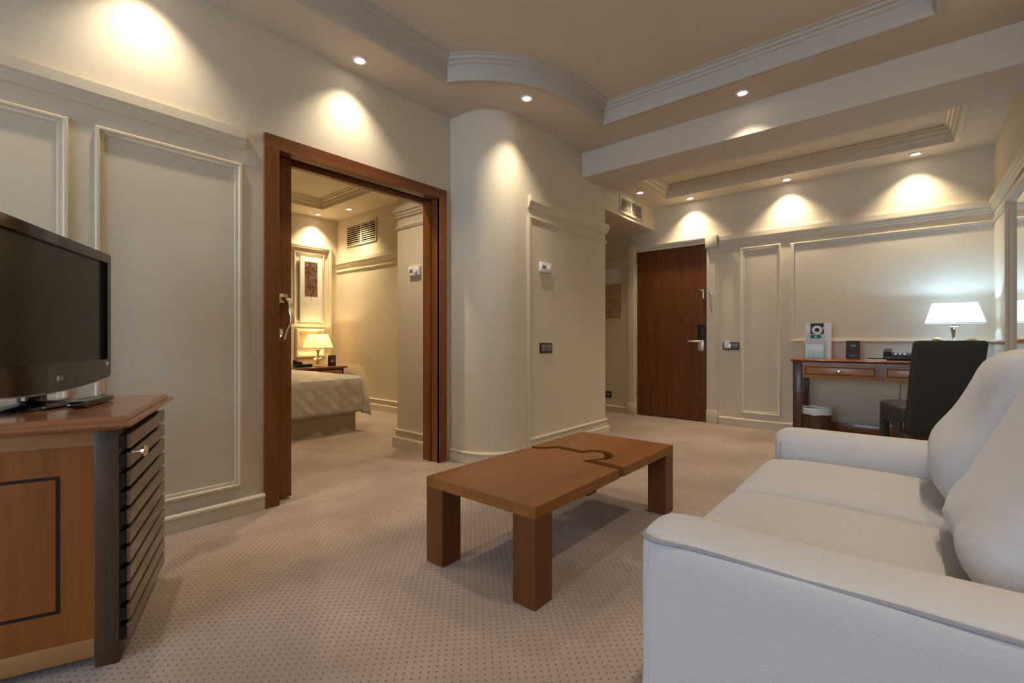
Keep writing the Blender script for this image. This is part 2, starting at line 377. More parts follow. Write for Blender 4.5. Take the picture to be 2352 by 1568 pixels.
# ------------------------------------------------------------------ wall mouldings
# cornice profile: a = away from the wall (to the left of the path), b = height
CZ = 2.11
corn = [(-0.004, 0.0), (0.032, 0.0), (0.032, -0.046), (0.022, -0.054), (0.021, -0.072), (0.014, -0.078), (0.012, -0.094), (0.006, -0.098), (-0.004, -0.098)]
rail = [(-0.004, 0.0), (0.014, 0.0), (0.016, -0.008), (0.011, -0.016), (0.008, -0.026), (-0.004, -0.028)]
base = [(-0.004, -0.002), (0.020, -0.002), (0.020, 0.070), (0.028, 0.072), (0.026, 0.082), (0.014, 0.090), (-0.004, 0.090)]
basetall = [(-0.004, -0.002), (0.034, -0.002), (0.034, 0.078), (0.028, 0.086), (0.012, 0.088), (0.012, 0.135), (0.022, 0.138), (0.024, 0.148), (0.010, 0.156), (-0.004, 0.156)]
n_trim = [3]
def trim(path, prof, z=0.0, N=(0, 0, 1), m='paint', closed=False, name=None):
    n_trim[0] += 1
    return struct(name or 'trim_%d' % n_trim[0], B().sweep([(p[0], p[1], z) if len(p) == 2 else p for p in path], prof, N, closed), M[m])
fr = [(0, -0.004), (0, 0.013), (0.004, 0.018), (0.013, 0.018), (0.018, 0.009), (0.032, 0.006), (0.036, -0.004)]
def panel(wall, a0, a1, z0, z1, pos, closed=True):
    """raised frame on a wall; wall 'x' = plane x=pos facing +x, 'y' = plane y=pos facing -y, 'r' = plane x=pos facing -x"""
    if wall == 'x': P = [(pos, a0, z0), (pos, a1, z0), (pos, a1, z1), (pos, a0, z1)]; N = (1, 0, 0)
    elif wall == 'y': P = [(a0, pos, z0), (a1, pos, z0), (a1, pos, z1), (a0, pos, z1)]; N = (0, -1, 0)
    else: P = [(pos, a1, z0), (pos, a0, z0), (pos, a0, z1), (pos, a1, z1)]; N = (-1, 0, 0)
    n_trim[0] += 1
    return struct('trim_%d' % n_trim[0], B().sweep(P, fr, N, True), M['paint'])
# left wall: path runs towards -y so that its left side is +x
trim([(XL, 1.00), (XL, YF)], corn, 2.085)
panel('x', 0.385, 0.985, 0.155, 1.905, XL)
panel('x', -0.34, 0.298, 0.155, 1.905, XL)
panel('x', -1.06, -0.42, 0.155, 1.905, XL)
trim([(XL, 1.10), (XL, YF)], base, 0, name='baseboard_left')
# curved wall
cbase = [(XL, 2.51)]+arc(-2.61, 2.81, 0.30, -90, 0, 18)+[(-2.31, 2.90)]
trim(list(reversed(cbase)), [(-0.004, -0.002), (0.012, -0.002), (0.012, 0.078), (0.020, 0.080), (0.016, 0.090), (-0.004, 0.094)], 0, name='baseboard_column')
# panelled return at X=-2.31
trim([(-3.0, 4.20), (-2.31, 4.20), (-2.31, 2.935)], corn, CZ)
trim([(-3.0, 4.20), (-2.31, 4.20), (-2.31, 2.95)], rail, 1.945)
trim([(-3.0, 4.20), (-2.31, 4.20), (-2.31, 2.95)], basetall, 0, name='baseboard_return')
struct('trim_20', B().box(-2.312, -2.288, 2.925, 2.95, 0.0, 1.945), M['paint'])
# back wall
trim([(XR, 1.9), (XR, YB), (-1.60, YB)], corn, CZ)
trim([(XR, 1.9), (XR, YB), (-0.90, YB)], rail, 1.945)
panel('y', -1.375, -0.985, 0.147, 1.955, YB)
# the large panel over the desk: bottom rail and left stile, its head is the rail above
trim([(XR, 4.64), (XR, YB), (-0.895, YB)], [(-0.004, 0.012), (0.022, 0.012), (0.024, 0), (0.012, -0.012), (-0.004, -0.014)], 0.937)
struct('trim_30', B().box(-0.895, -0.865, YB-0.018, YB+0.002, 0.925, 1.935), M['paint'])
trim([(XR, 4.9), (XR, YB), (-1.60, YB)], base, 0, name='baseboard_back')
trim([(DX0-0.12, YB), (-3.62, YB)], base, 0, name='baseboard_alcove')
trim([(DX0-0.12, YB), (-3.62, YB)], rail, 1.99)
# door casing: pilasters with plinths and corner blocks, lintel
cs = B()
for x0, x1 in ((DX1, DX1+0.115), (DX0-0.115, DX0)):
    cs.box(x0, x1, YB-0.022, YB+0.002, 0.14, 2.01); cs.box(x0+0.03, x1-0.02, YB-0.030, YB, 0.14, 2.01)
    cs.box(x0-0.003, x1+0.003, YB-0.036, YB+0.002, 0, 0.15, 0.004)
    cs.box(x0-0.006, x1+0.006, YB-0.055, YB+0.002, 1.99, 2.135, 0.004)
struct('trim_31', cs, M['paint'])
struct('trim_32', B().sweep([(DX1, YB, 2.05), (DX0, YB, 2.05)], [(-0.004, 0.0), (0.022, 0.0), (0.022, 0.025), (0.036, 0.032), (0.045, 0.055), (0.045, 0.068), (-0.004, 0.068)], (0, 0, 1)), M['paint'])
# bedroom mouldings
trim([(-3.48, BY), (BX, BY)], corn, 2.11)
trim([(-3.48, BY), (BX, BY)], rail, 1.96)
trim([(-3.48, BY), (BX, BY)], basetall, 0, name='baseboard_bedroom')
trim([(XL-TH, 2.53), (-3.48, 2.53), (-3.48, 3.6)], corn, 2.13)
trim([(XL-TH, 2.53), (-3.48, 2.53), (-3.48, 3.6)], rail, 1.96)
trim([(XL-TH, 2.53), (-3.48, 2.53), (-3.48, 3.6)], basetall, 0, name='baseboard_pier')
wide = [(0, -0.004), (0, 0.030), (0.012, 0.040), (0.035, 0.040), (0.045, 0.022), (0.058, 0.018), (0.062, -0.004)]
struct('trim_33', B().sweep([(BX, 2.80, 0.02), (BX, 3.53, 0.02), (BX, 3.53, 2.30), (BX, 2.80, 2.30)], wide, (1, 0, 0), True), M['paint'])
struct('trim_34', B().sweep([(BX, 2.98, 1.16), (BX, 3.42, 1.16), (BX, 3.42, 2.19), (BX, 2.98, 2.19)], fr, (1, 0, 0), True), M['paint'])
struct('trim_35', B().sweep([(BX, 3.00, 0.70), (BX, 3.42, 0.70), (BX, 3.42, 1.11), (BX, 3.00, 1.11)], wide, (1, 0, 0), True), M['paint'])

# ------------------------------------------------------------------ sliding door: wooden frame and half-hidden leaf
Y0, Y1, ZT = 1.10, 2.455, 2.115
f = B()
cw = 0.078
f.prism([(0, 0), (1, 0), (1, 1)], 0, 0.0001) if False else None
f.box(XL, XL+0.022, Y0, Y0+cw, 0, ZT-cw).box(XL, XL+0.022, Y1-cw, Y1, 0, ZT-cw)
# reveals
f.box(XL-TH-0.02, XL+0.018, Y1-cw, Y1-cw+0.02, 0, ZT-cw)
f.box(XL-TH-0.02, XL-0.075, Y1-cw-0.010, Y1-cw+0.02, 0, ZT-cw)
f.box(XL-TH-0.02, XL-TH+0.02, Y0+cw-0.02, Y0+cw, 0, ZT-cw).box(XL-0.05, XL, Y0+cw-0.02, Y0+cw, 0, ZT-cw)
struct('trim_40', f, M['framewood'], smooth=False)
f = B().box(XL, XL+0.022, Y0, Y1, ZT-cw, ZT).box(XL-0.055, XL, Y0, Y1, ZT-cw-0.001, ZT-cw+0.02).box(XL-TH-0.02, XL-TH+0.02, Y0, Y1, ZT-cw-0.02, ZT-cw+0.02)
struct('trim_41', f, M['framewood_x'], smooth=False)
struct('trim_42', B().box(XL-TH+0.02, XL-0.055, Y0, Y1, ZT-cw+0.015, ZT-cw+0.03), M['dark'])
bb = B()
for y0, y1 in ((1.06, Y0), (Y1, 2.51)): pass
leaf = B().box(XL-0.105, XL-0.062, Y0-0.6+0.56, 1.285, 0.012, ZT-cw-0.004, 0.003).obj('door_1', M['framewood'], kind='structure')
hx = XL-0.062
hd = B()
hd.box(hx, hx+0.008, 1.195, 1.258, 1.165, 1.225, 0.003).box(hx, hx+0.008, 1.195, 1.232, 0.945, 1.015, 0.003)
hd.tube([(hx, 1.225, 1.20), (hx+0.03, 1.235, 1.19), (hx+0.05, 1.245, 1.175), (hx+0.055, 1.25, 1.15), (hx+0.06, 1.252, 1.12), (hx+0.065, 1.255, 1.085), (hx+0.062, 1.253, 1.05), (hx+0.048, 1.24, 1.02), (hx+0.038, 1.232, 0.985), (hx+0.028, 1.228, 0.962), (hx+0.004, 1.222, 0.955)], 0.008, 10,
        rads=[0.010, 0.016, 0.021, 0.015, 0.021, 0.012, 0.012, 0.008, 0.009, 0.014, 0.010])
hd.obj('pull_handle', M['brass'], leaf, label='polished brass pull handle')

# ------------------------------------------------------------------ entrance door
dr = B().box(DX0+0.006, DX1-0.004, YB+0.02, YB+0.065, 0.008, DZ-0.006).obj('door_2', M['doorwood'], kind='structure')
yy = YB+0.02
B().box(-1.838, -1.772, yy-0.014, yy, 0.82, 0.95, 0.003).obj('lock_plate', M['nickel'], dr)
B().box(-1.838, -1.765, yy-0.024, yy, 0.955, 1.125, 0.004).obj('card_lock', M['black'], dr)
B().tube([(-1.80, yy, 0.93), (-1.80, yy-0.045, 0.93), (-1.815, yy-0.05, 0.93), (-1.94, yy-0.045, 0.93)], 0.010, 10).obj('lever_handle', M['nickel'], dr)
B().lathe([(0.012, 0), (0.012, 0.008), (0.004, 0.010)], (-1.805, yy-0.013, 0.872), 14, 'Y').obj('keyhole', M['dark'], dr)
B().box(-1.79, -1.768, yy-0.02, yy, 1.425, 1.53, 0.003).box(-1.81, -1.768, yy-0.024, yy, 1.515, 1.53, 0.002).obj('security_latch', M['nickel'], dr)
for z in (0.30, 0.98, 1.42, 1.80):
    B().lathe([(0.009, 0), (0.009, 0.115)], (DX0+0.010, YB-0.003, z), 12).obj('hinge', M['nickel'], dr)
t = thing('door_chain', (-1.685, YB-0.03, 1.30), 'small brass security chain hanging on cream casing right of entrance door', 'door chain')
B().box(-1.70, -1.668, YB-0.040, YB-0.0305, 1.46, 1.50, 0.003).obj('plate', M['nickel'], t)
B().tube([(-1.685, YB-0.042, 1.47), (-1.69, YB-0.044, 1.40), (-1.675, YB-0.040, 1.32), (-1.665, YB-0.036, 1.24), (-1.675, YB-0.038, 1.29), (-1.69, YB-0.038, 1.36)], 0.003, 6).obj('chain', M['nickel'], t)

# ------------------------------------------------------------------ recessed spotlights
def spotlight(x, y, z, label, power, group, size=104, r=0.045, col=WARM, blend=1.0):
    t = thing('recessed_spotlight', (x, y, z), label, 'spotlight', group=group)
    B().lathe([(r*0.62, 0.004), (r*0.70, -0.006), (r, -0.008), (r*1.05, -0.001), (r*1.05, 0.0)], (x, y, z), 28, cap=False).obj('trim_ring', M['ring'], t)
    B().lathe([(0.0005, 0.002), (r*0.66, 0.002), (r*0.66, 0.0012), (0.0005, 0.0012)], (x, y, z-0.004), 24).obj('lens', M['lens'], t)
    l = bpy.data.lights.new('halogen_light', 'SPOT'); l.energy = power; l.color = col; l.spot_size = R(size); l.spot_blend = blend; l.shadow_soft_size = 0.022
    lo = bpy.data.objects.new('halogen_light', l); C.objects.link(lo); lo.parent = t; lo.location = (0, 0, -0.012)
    return t
GM, GB, GR = 'spotlights round the main ceiling tray', 'spotlights in the entrance ceiling', 'spotlights in the bedroom ceiling'
spotlight(-2.606, 1.61, ZC, 'round recessed spotlight above the sliding door, nearest the tall left wall', SPOT_MAIN*0.75, GM)
spotlight(-2.09, 2.644, ZC, 'round recessed spotlight above the curved wall, beside the bend of the ceiling moulding', SPOT_MAIN, GM)
spotlight(-0.877, 3.572, ZC, 'round recessed spotlight between the main ceiling moulding and the deep beam', SPOT_MAIN, GM)
spotlight(-2.606, 0.55, ZC, 'unseen recessed spotlight assumed in main ceiling above the tall wall panel', SPOT_MAIN*0.75, GM)  # out of view, assumed from its glow on the left wall
spotlight(-2.606, -0.51, ZC, 'unseen recessed spotlight assumed in main ceiling above the television corner', SPOT_MAIN*0.9, GM)  # out of view, assumed to continue the left row
for y in (2.9, 1.6, 0.3): spotlight(0.36, y, ZC, 'unseen recessed spotlight added in main ceiling to light the sofa', SPOT_MAIN*0.9, GM)  # out of view, added for the light they give the sofa
spotlight(-1.1, -3.2, ZC, 'unseen recessed spotlight in main ceiling by the assumed window', SPOT_MAIN, GM)  # out of view behind the camera, assumed like the window
spotlight(-2.23, 4.837, ZB, 'recessed spotlight beside the bulkhead air grille, near the entrance', SPOT_BACK*0.35, GB, col=BACKWARM)
spotlight(-1.88, 5.40, ZB, 'recessed spotlight directly above the entrance door', SPOT_BACK, GB, col=BACKWARM)
spotlight(-0.911, 5.40, ZB, 'recessed spotlight above the left end of the writing desk', SPOT_BACK, GB, col=BACKWARM)
spotlight(0.076, 5.382, ZB, 'recessed spotlight above the desk lamp, nearest the right wall', SPOT_BACK, GB, col=BACKWARM)
spotlight(-6.32, 3.25, BZ, 'bedroom ceiling spotlight above the tall picture', SPOT_BED, GR, col=BEDWARM)
spotlight(-5.75, 3.39, BZ, 'bedroom ceiling spotlight above the wall air grille', SPOT_BED, GR, col=BEDWARM)
spotlight(-4.3, 3.35, BZ, 'bedroom ceiling spotlight hidden behind the door frame', SPOT_BED, GR, col=BEDWARM)  # this and the following bedroom spotlights are out of view, assumed
spotlight(-3.25, 1.9, BZ, 'unseen bedroom ceiling spotlight just inside the sliding door', SPOT_BED, GR, col=BEDWARM)
spotlight(-6.3, 1.2, BZ, 'unseen bedroom ceiling spotlight above the head of the bed', SPOT_BED, GR, col=BEDWARM)
spotlight(-4.6, -0.3, BZ, 'unseen bedroom ceiling spotlight beyond the bed', SPOT_BED, GR, col=BEDWARM)

# ------------------------------------------------------------------ vents
def vent(loc, rz, wd, ht, label, n=11):
    t = thing('air_grille', loc, label, 'air vent', rz)       # local: x along, -y out of wall, z up
    b = B(); fw = 0.022
    b.box(-wd/2, wd/2, -0.012, 0, 0, fw, 0.002).box(-wd/2, wd/2, -0.012, 0, ht-fw, ht, 0.002)
    b.box(-wd/2, -wd/2+fw, -0.012, 0, fw, ht-fw).box(wd/2-fw, wd/2, -0.012, 0, fw, ht-fw).box(-0.009, 0.009, -0.012, 0, fw, ht-fw)
    b.obj('frame', M['vent'], t, world=False)
    B().box(-wd/2+fw, wd/2-fw, -0.003, -0.001, fw, ht-fw).obj('shade_sheet', M['dark'], t, world=False)  # flat dark sheet, painted shade between the louvres
    s = B(); p = (ht-2*fw)/n
    for i in range(n):
        z = fw+p*(i+0.5)
        s.box(-wd/2+fw, -0.009, -0.010, -0.002, z-p*0.17, z+p*0.17).box(0.009, wd/2-fw, -0.010, -0.002, z-p*0.17, z+p*0.17)
    s.obj('louvres', M['vent'], t, world=False)
vent((-2.36, 4.88, 2.335), R(90), 0.56, 0.185, 'cream slotted air grille on the bulkhead left of the entrance door', n=8)
vent((-5.83, BY, 2.29), 0, 0.76, 0.31, 'cream slotted air grille high on the bedroom wall', n=9)

# ------------------------------------------------------------------ switches, thermostats, sockets
def thermostat(loc, rz, label):
    t = thing('thermostat', loc, label, 'thermostat', rz)
    B().box(-0.075, 0.075, -0.026, 0, 0, 0.082, 0.006).obj('housing', M['white'], t, world=False)
    B().lathe([(0.021, 0), (0.021, 0.008), (0.017, 0.012)], (0.038, -0.026, 0.040), 20, 'Y').join(bmesh.new()).obj('dial', M['white'], t, world=False)
    for c in t.children:
        if c.name.startswith('dial'):
            for v in c.data.vertices: v.co.y = -0.026-(v.co.y+0.026)
            c.data.flip_normals()
    B().box(-0.055, -0.01, -0.0275, -0.026, 0.028, 0.055).obj('display', M['greyplastic'], t, world=False)
thermostat((-2.31, 3.155, 1.512), R(90), 'white thermostat with round dial on the cream panel right of the curved wall')
thermostat((-3.22, 2.53, 1.50), 0, 'white thermostat on the bedroom pier seen through the sliding doorway')
def switch(loc, rz, label, n=2, cardslot=False, wd=None, name='light_switch', cat='switch'):
    t = thing(name, loc, label, cat, rz); wd = wd or 0.085*n
    B().box(-wd/2, wd/2, -0.010, 0, 0, 0.085, 0.003).obj('plate', M['darkplate'], t, world=False)
    for i in range(n):
        x0 = -wd/2+0.010+i*(wd-0.02)/n
        m = M['greyplastic'] if not (cardslot and i == 0) else M['silver']
        B().box(x0+0.003, x0+(wd-0.02)/n-0.003, -0.015, -0.010, 0.014, 0.071, 0.002).obj('rocker' if not (cardslot and i == 0) else 'card_holder', m, t, world=False)
    if cardslot: B().box(-wd/2+0.018, -0.012, -0.018, -0.0155, 0.045, 0.115).obj('key_card', M['paper'], t, world=False, label='white key card standing in the slot')
    return t
switch((-2.31, 3.175, 0.838), R(90), 'dark double light switch on the cream panel below the thermostat')
switch((-1.473, YB, 0.838), 0, 'dark double plate with key card slot and switch beside the entrance door', cardslot=True, name='card_switch')
t = thing('wall_socket', (-2.99, YB, 0.187), 'small dark square wall socket low on the alcove wall', 'socket')
B().box(-3.033, -2.947, YB-0.010, YB, 0.187, 0.272, 0.003).obj('plate', M['darkplate'], t)
B().lathe([(0.022, 0.0), (0.022, 0.004), (0.016, 0.004), (0.015, 0.001)], (-2.99, YB-0.014, 0.23), 20, 'Y').obj('outlet', M['greyplastic'], t)
# framed notice and evacuation plans in the alcove
t = thing('framed_notice', (-2.98, YB, 1.686), 'white rectangular framed notice on the alcove wall left of the entrance door', 'notice')
B().box(-3.13, -2.827, YB-0.016, YB, 1.686, 1.889, 0.003).obj('frame', M['silver'], t)
B().box(-3.115, -2.842, YB-0.018, YB-0.0162, 1.700, 1.875).obj('sheet', M['paper'], t)
t = thing('evacuation_plan', (-2.98, YB, 1.244), 'tall beige printed plan with brown diagrams below the framed notice', 'plan')
B().box(-3.13, -2.812, YB-0.006, YB, 1.235, 1.672).obj('sheet', M['paleplan'], t)
pb = B()
for z0, z1 in ((1.54, 1.66), (1.245, 1.37)):
    for x0, x1 in ((-3.12, -2.975), (-2.965, -2.822)):
        for a in ((x0, x1, z0, z0+0.006), (x0, x1, z1-0.006, z1), (x0, x0+0.005, z0, z1), (x1-0.005, x1, z0, z1), (x0, x1, (z0+z1)/2, (z0+z1)/2+0.004), ((x0+x1)/2, (x0+x1)/2+0.004, z0, z1)):
            pb.box(a[0], a[1], YB-0.0075, YB-0.006, a[2], a[3])
for i in range(5): pb.box(-2.98-0.05, -2.87-0.02*(i % 2), YB-0.0075, YB-0.006, 1.40+i*0.022, 1.404+i*0.022)
pb.obj('diagrams', M['brownprint'], t)

# ------------------------------------------------------------------ mirror on the right wall
t = thing('wall_mirror', (XR, 3.5, 0.30), 'tall cream-framed mirror on the right wall behind the sofa', 'mirror')
mfr = [(0, 0.0), (0, 0.032), (0.010, 0.040), (0.030, 0.040), (0.040, 0.024), (0.055, 0.022), (0.060, 0.006), (0.060, 0.0)]
my0, my1, mz0, mz1 = 2.45, 4.66, 0.30, 1.93
B().sweep([(XR, my1, mz0), (XR, my0, mz0), (XR, my0, mz1), (XR, my1, mz1)], mfr, (-1, 0, 0), True).obj('frame', M['paint'], t)
B().box(XR-0.012, XR-0.001, my0+0.05, my1-0.05, mz0+0.05, mz1-0.05).obj('glass', M['mirror'], t)
B().box(XR-0.016, XR-0.012, 3.55, 3.57, mz0+0.05, mz1-0.05).obj('divider', M['paint'], t)

# ------------------------------------------------------------------ coffee table (two jigsaw halves)
TZ = 0.364
near = [(-1.571, 1.292), (-0.985, 1.292), (-0.985, 1.917), (-1.192, 1.937), (-1.180, 1.99), (-1.150, 2.02), (-1.146, 2.075), (-1.165, 2.115), (-1.20, 2.140), (-1.235, 2.137), (-1.258, 2.105), (-1.268, 2.068), (-1.435, 2.080), (-1.462, 2.035), (-1.516, 1.990), (-1.571, 1.975)]
far = [(-0.985, 2.560), (-1.571, 2.560), (-1.571, 2.032), (-1.522, 2.045), (-1.486, 2.085), (-1.452, 2.133), (-1.300, 2.122), (-1.282, 2.165), (-1.245, 2.190), (-1.19, 2.192), (-1.14, 2.160), (-1.105, 2.105), (-1.112, 2.035), (-1.140, 1.988), (-0.985, 1.970)]
def rnd(p, idx):      # soften the knob only
    out = []
    n = len(p)
    for i, q in enumerate(p):
        if i in idx:
            a, c = p[i-1], p[(i+1) % n]
            out += [((a[0]+3*q[0])/4, (a[1]+3*q[1])/4), ((c[0]+3*q[0])/4, (c[1]+3*q[1])/4)]
        else: out.append(q)
    return out
near = rnd(near, range(4, 11)); far = rnd(far, range(7, 13))
t = thing('coffee_table', (-1.278, 1.93, 0), 'low reddish wooden coffee table with a jigsaw-shaped split in its top', 'coffee table')
B().prism(near, TZ-0.042, TZ).obj('tabletop', M['table'], t, smooth=False, label='near half of the top with a jigsaw knob')
B().prism(far, TZ-0.042, TZ).obj('tabletop', M['table'], t, smooth=False, label='far half of the top with a jigsaw notch')
B().box(-1.50, -1.02, 1.72, 1.905, TZ-0.062, TZ-0.0425).box(-1.50, -1.01, 2.02, 2.30, TZ-0.056, TZ-0.0425).box(-1.46, -1.06, 1.66, 2.36, TZ-0.085, TZ-0.0625).obj('joining_board', M['tableleg'], t, smooth=False)
for x in (-1.571, -1.087):
    for y in (1.292, 2.455):
        B().box(x, x+0.102, y, y+0.105, 0, TZ-0.0425, 0.002).obj('leg', M['tableleg'], t, smooth=False)

# ------------------------------------------------------------------ television cabinet
CR = math.atan2(0.372, -0.928)
t = thing('television_cabinet', (-1.722, 0.304, 0), 'angled orange-veneered television cabinet with dark louvred doors and moulded top', 'cabinet', CR)
W_, D_, ZTOP = 0.626, 0.56, 0.73
top = B()
top.sweep([(0, 0, 0), (W_, 0, 0), (W_, D_, 0), (0, D_, 0)], [(0.12, 0.70), (0.0, 0.70), (-0.020, 0.700), (-0.026, 0.706), (-0.022, 0.714), (-0.010, 0.716), (-0.010, 0.722), (-0.002, 0.730), (0.12, 0.730)], (0, 0, 1), True)
top.box(0.11, W_-0.11, 0.11, D_-0.11, 0.701, 0.7299)
top.obj('top', M['cabtop'], t, world=False)
top2 = B().box(0.018, W_-0.018, 0.016, D_-0.02, 0.688, 0.6995, 0.003).obj('under_top_moulding', M['cabtop'], t, world=False)
i0 = 0.045
for x, y in ((i0, 0.020), (W_-i0-0.05, 0.020), (i0, D_-0.075), (W_-i0-0.05, D_-0.075)):
    B().box(x-0.004, x+0.05, y, y+0.056, 0, 0.6875, 0.002).obj('corner_post', M['wenge'], t, world=False)
B().box(i0+0.002, W_-i0, 0.07, D_-0.06, 0.04, 0.687).obj('body', M['oak'], t, world=False)
for x, s in ((i0+0.002, -1),):
    B().box(x-0.004, x, 0.0765, D_-0.0755, 0.645, 0.687, 0.001).obj('rail', M['rail'], t, world=False)
    B().box(x-0.004, x, 0.0765, D_-0.0755, 0.034, 0.088, 0.001).obj('rail', M['rail'], t, world=False)
    b = B(); ya, yb, za, zb, q = 0.152, D_-0.152, 0.178, 0.565, 0.009
    for a in ((ya, yb, za, za+q), (ya, yb, zb-q, zb), (ya, ya+q, za+q, zb-q), (yb-q, yb, za+q, zb-q)):
        b.box(x-0.0012, x+0.001, a[0], a[1], a[2], a[3])
    b.obj('inlay_line', M['inlay_gap_shade'], t, world=False, smooth=False)
xs = ((0.053, 0.592),)
for k, (xa, xb) in enumerate(xs):
    d = B().box(xa, xb, 0.022, 0.040, 0.055, 0.68)  # near-black core paints in the shade of slat gaps and slat ends
    for i in range(11):
        z0 = 0.060+i*0.0566; d.box(xa-0.008, xb, 0.006, 0.0225, z0+0.002, z0+0.041)
    dd = d.obj('door', M['inlay_gap_shade'], t, world=False)
    s = B()
    for i in range(11):
        z0 = 0.060+i*0.0566
        s.box(xa-0.002, xb, -0.004, 0.0058, z0, z0+0.043, 0.0015)
    s.obj('louvres', M['slat'], dd, world=False, smooth=False, label='dark grey-brown horizontal slats')
    kx = xa+0.016 if k == 0 else xb-0.02
    kn = B().lathe([(0.006, 0), (0.005, 0.014), (0.006, 0.02), (0.015, 0.024), (0.018, 0.031), (0.013, 0.038), (0.003, 0.040)], (0, 0, 0), 20, 'Y')
    for v in kn.bm.verts: v.co = Vector((kx-v.co.x, -0.004-v.co.y, 0.612+v.co.z))
    kn.obj('knob', M['brass'], dd, world=False, label='small brass knob')

# ------------------------------------------------------------------ television
TR = math.atan2(0.464, -0.886)
t = thing('television', (-2.18, 0.150, ZTOP), 'flat black widescreen television on a gloss stand, switched off', 'television', TR)
# local coordinates: x to the screen's right, -y towards the viewer, z from the cabinet top
HW, TZ0, TZ1 = 0.405, 0.062, 0.568
cy = -0.050
def bezel_outline():
    pts = [(-HW, TZ1-0.008), (-HW+0.008, TZ1), (HW-0.008, TZ1), (HW, TZ1-0.008), (HW, TZ0+0.022), (HW-0.006, TZ0+0.010)]
    n = 14
    for i in range(1, n):
        x = (HW-0.006)-(2*HW-0.012)*i/n; pts.append((x, TZ0+0.010-0.022*(1-(x/HW)**2)))
    pts += [(-HW+0.006, TZ0+0.010), (-HW, TZ0+0.022)]
    return pts
b = B().prism(bezel_outline(), 0, 0.055)
hole_ = [(-HW+0.032, TZ1-0.036), (HW-0.032, TZ1-0.036), (HW-0.032, 0.142), (-HW+0.032, 0.142)]
b.prism(bezel_outline(), 0.055, 0.070, [hole_])
for v in b.bm.verts: v.co = Vector((v.co.x, cy+0.05-v.co.z, v.co.y))
bmesh.ops.recalc_face_normals(b.bm, faces=b.bm.faces)
b.obj('bezel', M['gloss'], t, world=False, smooth=False)
B().box(-HW+0.033, HW-0.033, cy-0.0068, cy-0.0052, 0.143, TZ1-0.037).obj('screen', M['screen'], t, world=False)
B().rbox((0.33, 0.035, 0.20), 0.03, 6, mtx=Matrix.Translation((0, cy+0.083, 0.32))).obj('back_cover', M['black'], t, world=False)
sp = [(x, TZ0+0.010-0.022*(1-(x/HW)**2)-0.002) for x in [(-HW+0.01)+(2*HW-0.02)*i/20 for i in range(21)]]
B().tube([(x, cy-0.016, z) for x, z in sp], 0.0035, 6).obj('silver_strip', M['silver'], t, world=False)
B().lathe([(0.040, 0.012), (0.036, 0.02), (0.036, 0.09)], (0, 0.0, 0), 24).obj('stand_neck', M['gloss'], t, world=False)
B().lathe([(0.185, 0.0), (0.185, 0.006), (0.175, 0.012), (0.06, 0.018), (0.045, 0.024)], (0, 0.0, 0), 48, ry=0.56).obj('stand_base', M['gloss'], t, world=False)
rot = Matrix.Rotation(R(90), 4, 'X')
lg = B().lathe([(0.0085, 0), (0.0085, 0.001)], (0, 0, 0), 24)
for v in lg.bm.verts: v.co = Vector((v.co.x-0.013, cy-0.0205-v.co.z*0.5, 0.092+v.co.y))
lg.obj('logo_disc', M['silver'], t, world=False)
text('logo_letters', 'LG', 0.020, M['silver'], t, Matrix.Translation((0.010, cy-0.021, 0.092)) @ rot, 0.0006)
B().box(HW-0.055, HW-0.038, cy-0.022, cy-0.020, 0.118, 0.130, 0.001).box(HW-0.036, HW-0.024, cy-0.022, cy-0.020, 0.116, 0.132, 0.001).obj('sticker', M['silver'], t, world=False)
# remote control
t = thing('remote_control', (-2.115, 0.288, ZTOP), 'black remote control with silver keypad lying beside the television stand', 'remote control', math.atan2(0.113, -0.213))
B().rbox((0.115, 0.025, 0.011), 0.009, 6, mtx=Matrix.Translation((0, 0, 0.012))).obj('body', M['gloss'], t, world=False)
B().box(-0.09, 0.02, -0.018, 0.018, 0.0225, 0.0245, 0.001).obj('keypad', M['silver'], t, world=False)
kb = B()
for i in range(7):
    for j in range(3): kb.box(-0.084+i*0.015, -0.075+i*0.015, -0.014+j*0.010, -0.007+j*0.010, 0.0245, 0.026)
for i in range(4): kb.lathe([(0.005, 0), (0.004, 0.002)], (0.04+i*0.017, 0, 0.0225), 12)
kb.obj('buttons', M['greyplastic'], t, world=False)

# ------------------------------------------------------------------ sofa
SX0, SX1, SY0, SY1 = -0.40, 0.50, 0.835, 2.27
AZ = 0.58; AW = 0.195; SPL = 1.575
t = thing('sofa', ((SX0+SX1)/2, (SY0+SY1)/2, 0), 'pale grey-cream two-seat fabric sofa with piped arms against the right wall', 'sofa')
def arm_f(inner):
    def f(p):
        q = p.copy(); rc = 0.055
        dx = -p.x-(0.455-rc); dy = abs(p.y)-(AW/2-rc)
        if dx > 0 and dy > 0:
            d_ = math.hypot(dx, dy); k_ = max(dx, dy)/d_
            q.x = -(0.455-rc)-dx*k_; q.y = math.copysign(AW/2-rc+dy*k_, p.y)
        p = q.copy()
        if p.z > 0: q.z += 0.014*(1-(p.y/(AW/2))**2)*min(1, p.z/0.2) - 0.012*max(0, (-p.x-0.36)/0.10)**2
        s_ = p.y*inner/(AW/2)
        if p.z > 0.1 and s_ > 0.2: q.z -= 0.050*((s_-0.2)/0.8)**2.2*min(1, (p.z-0.1)/0.15)
        q.y += 0.004*math.sin(p.x*9)*(p.z > 0)
        return q
    return f
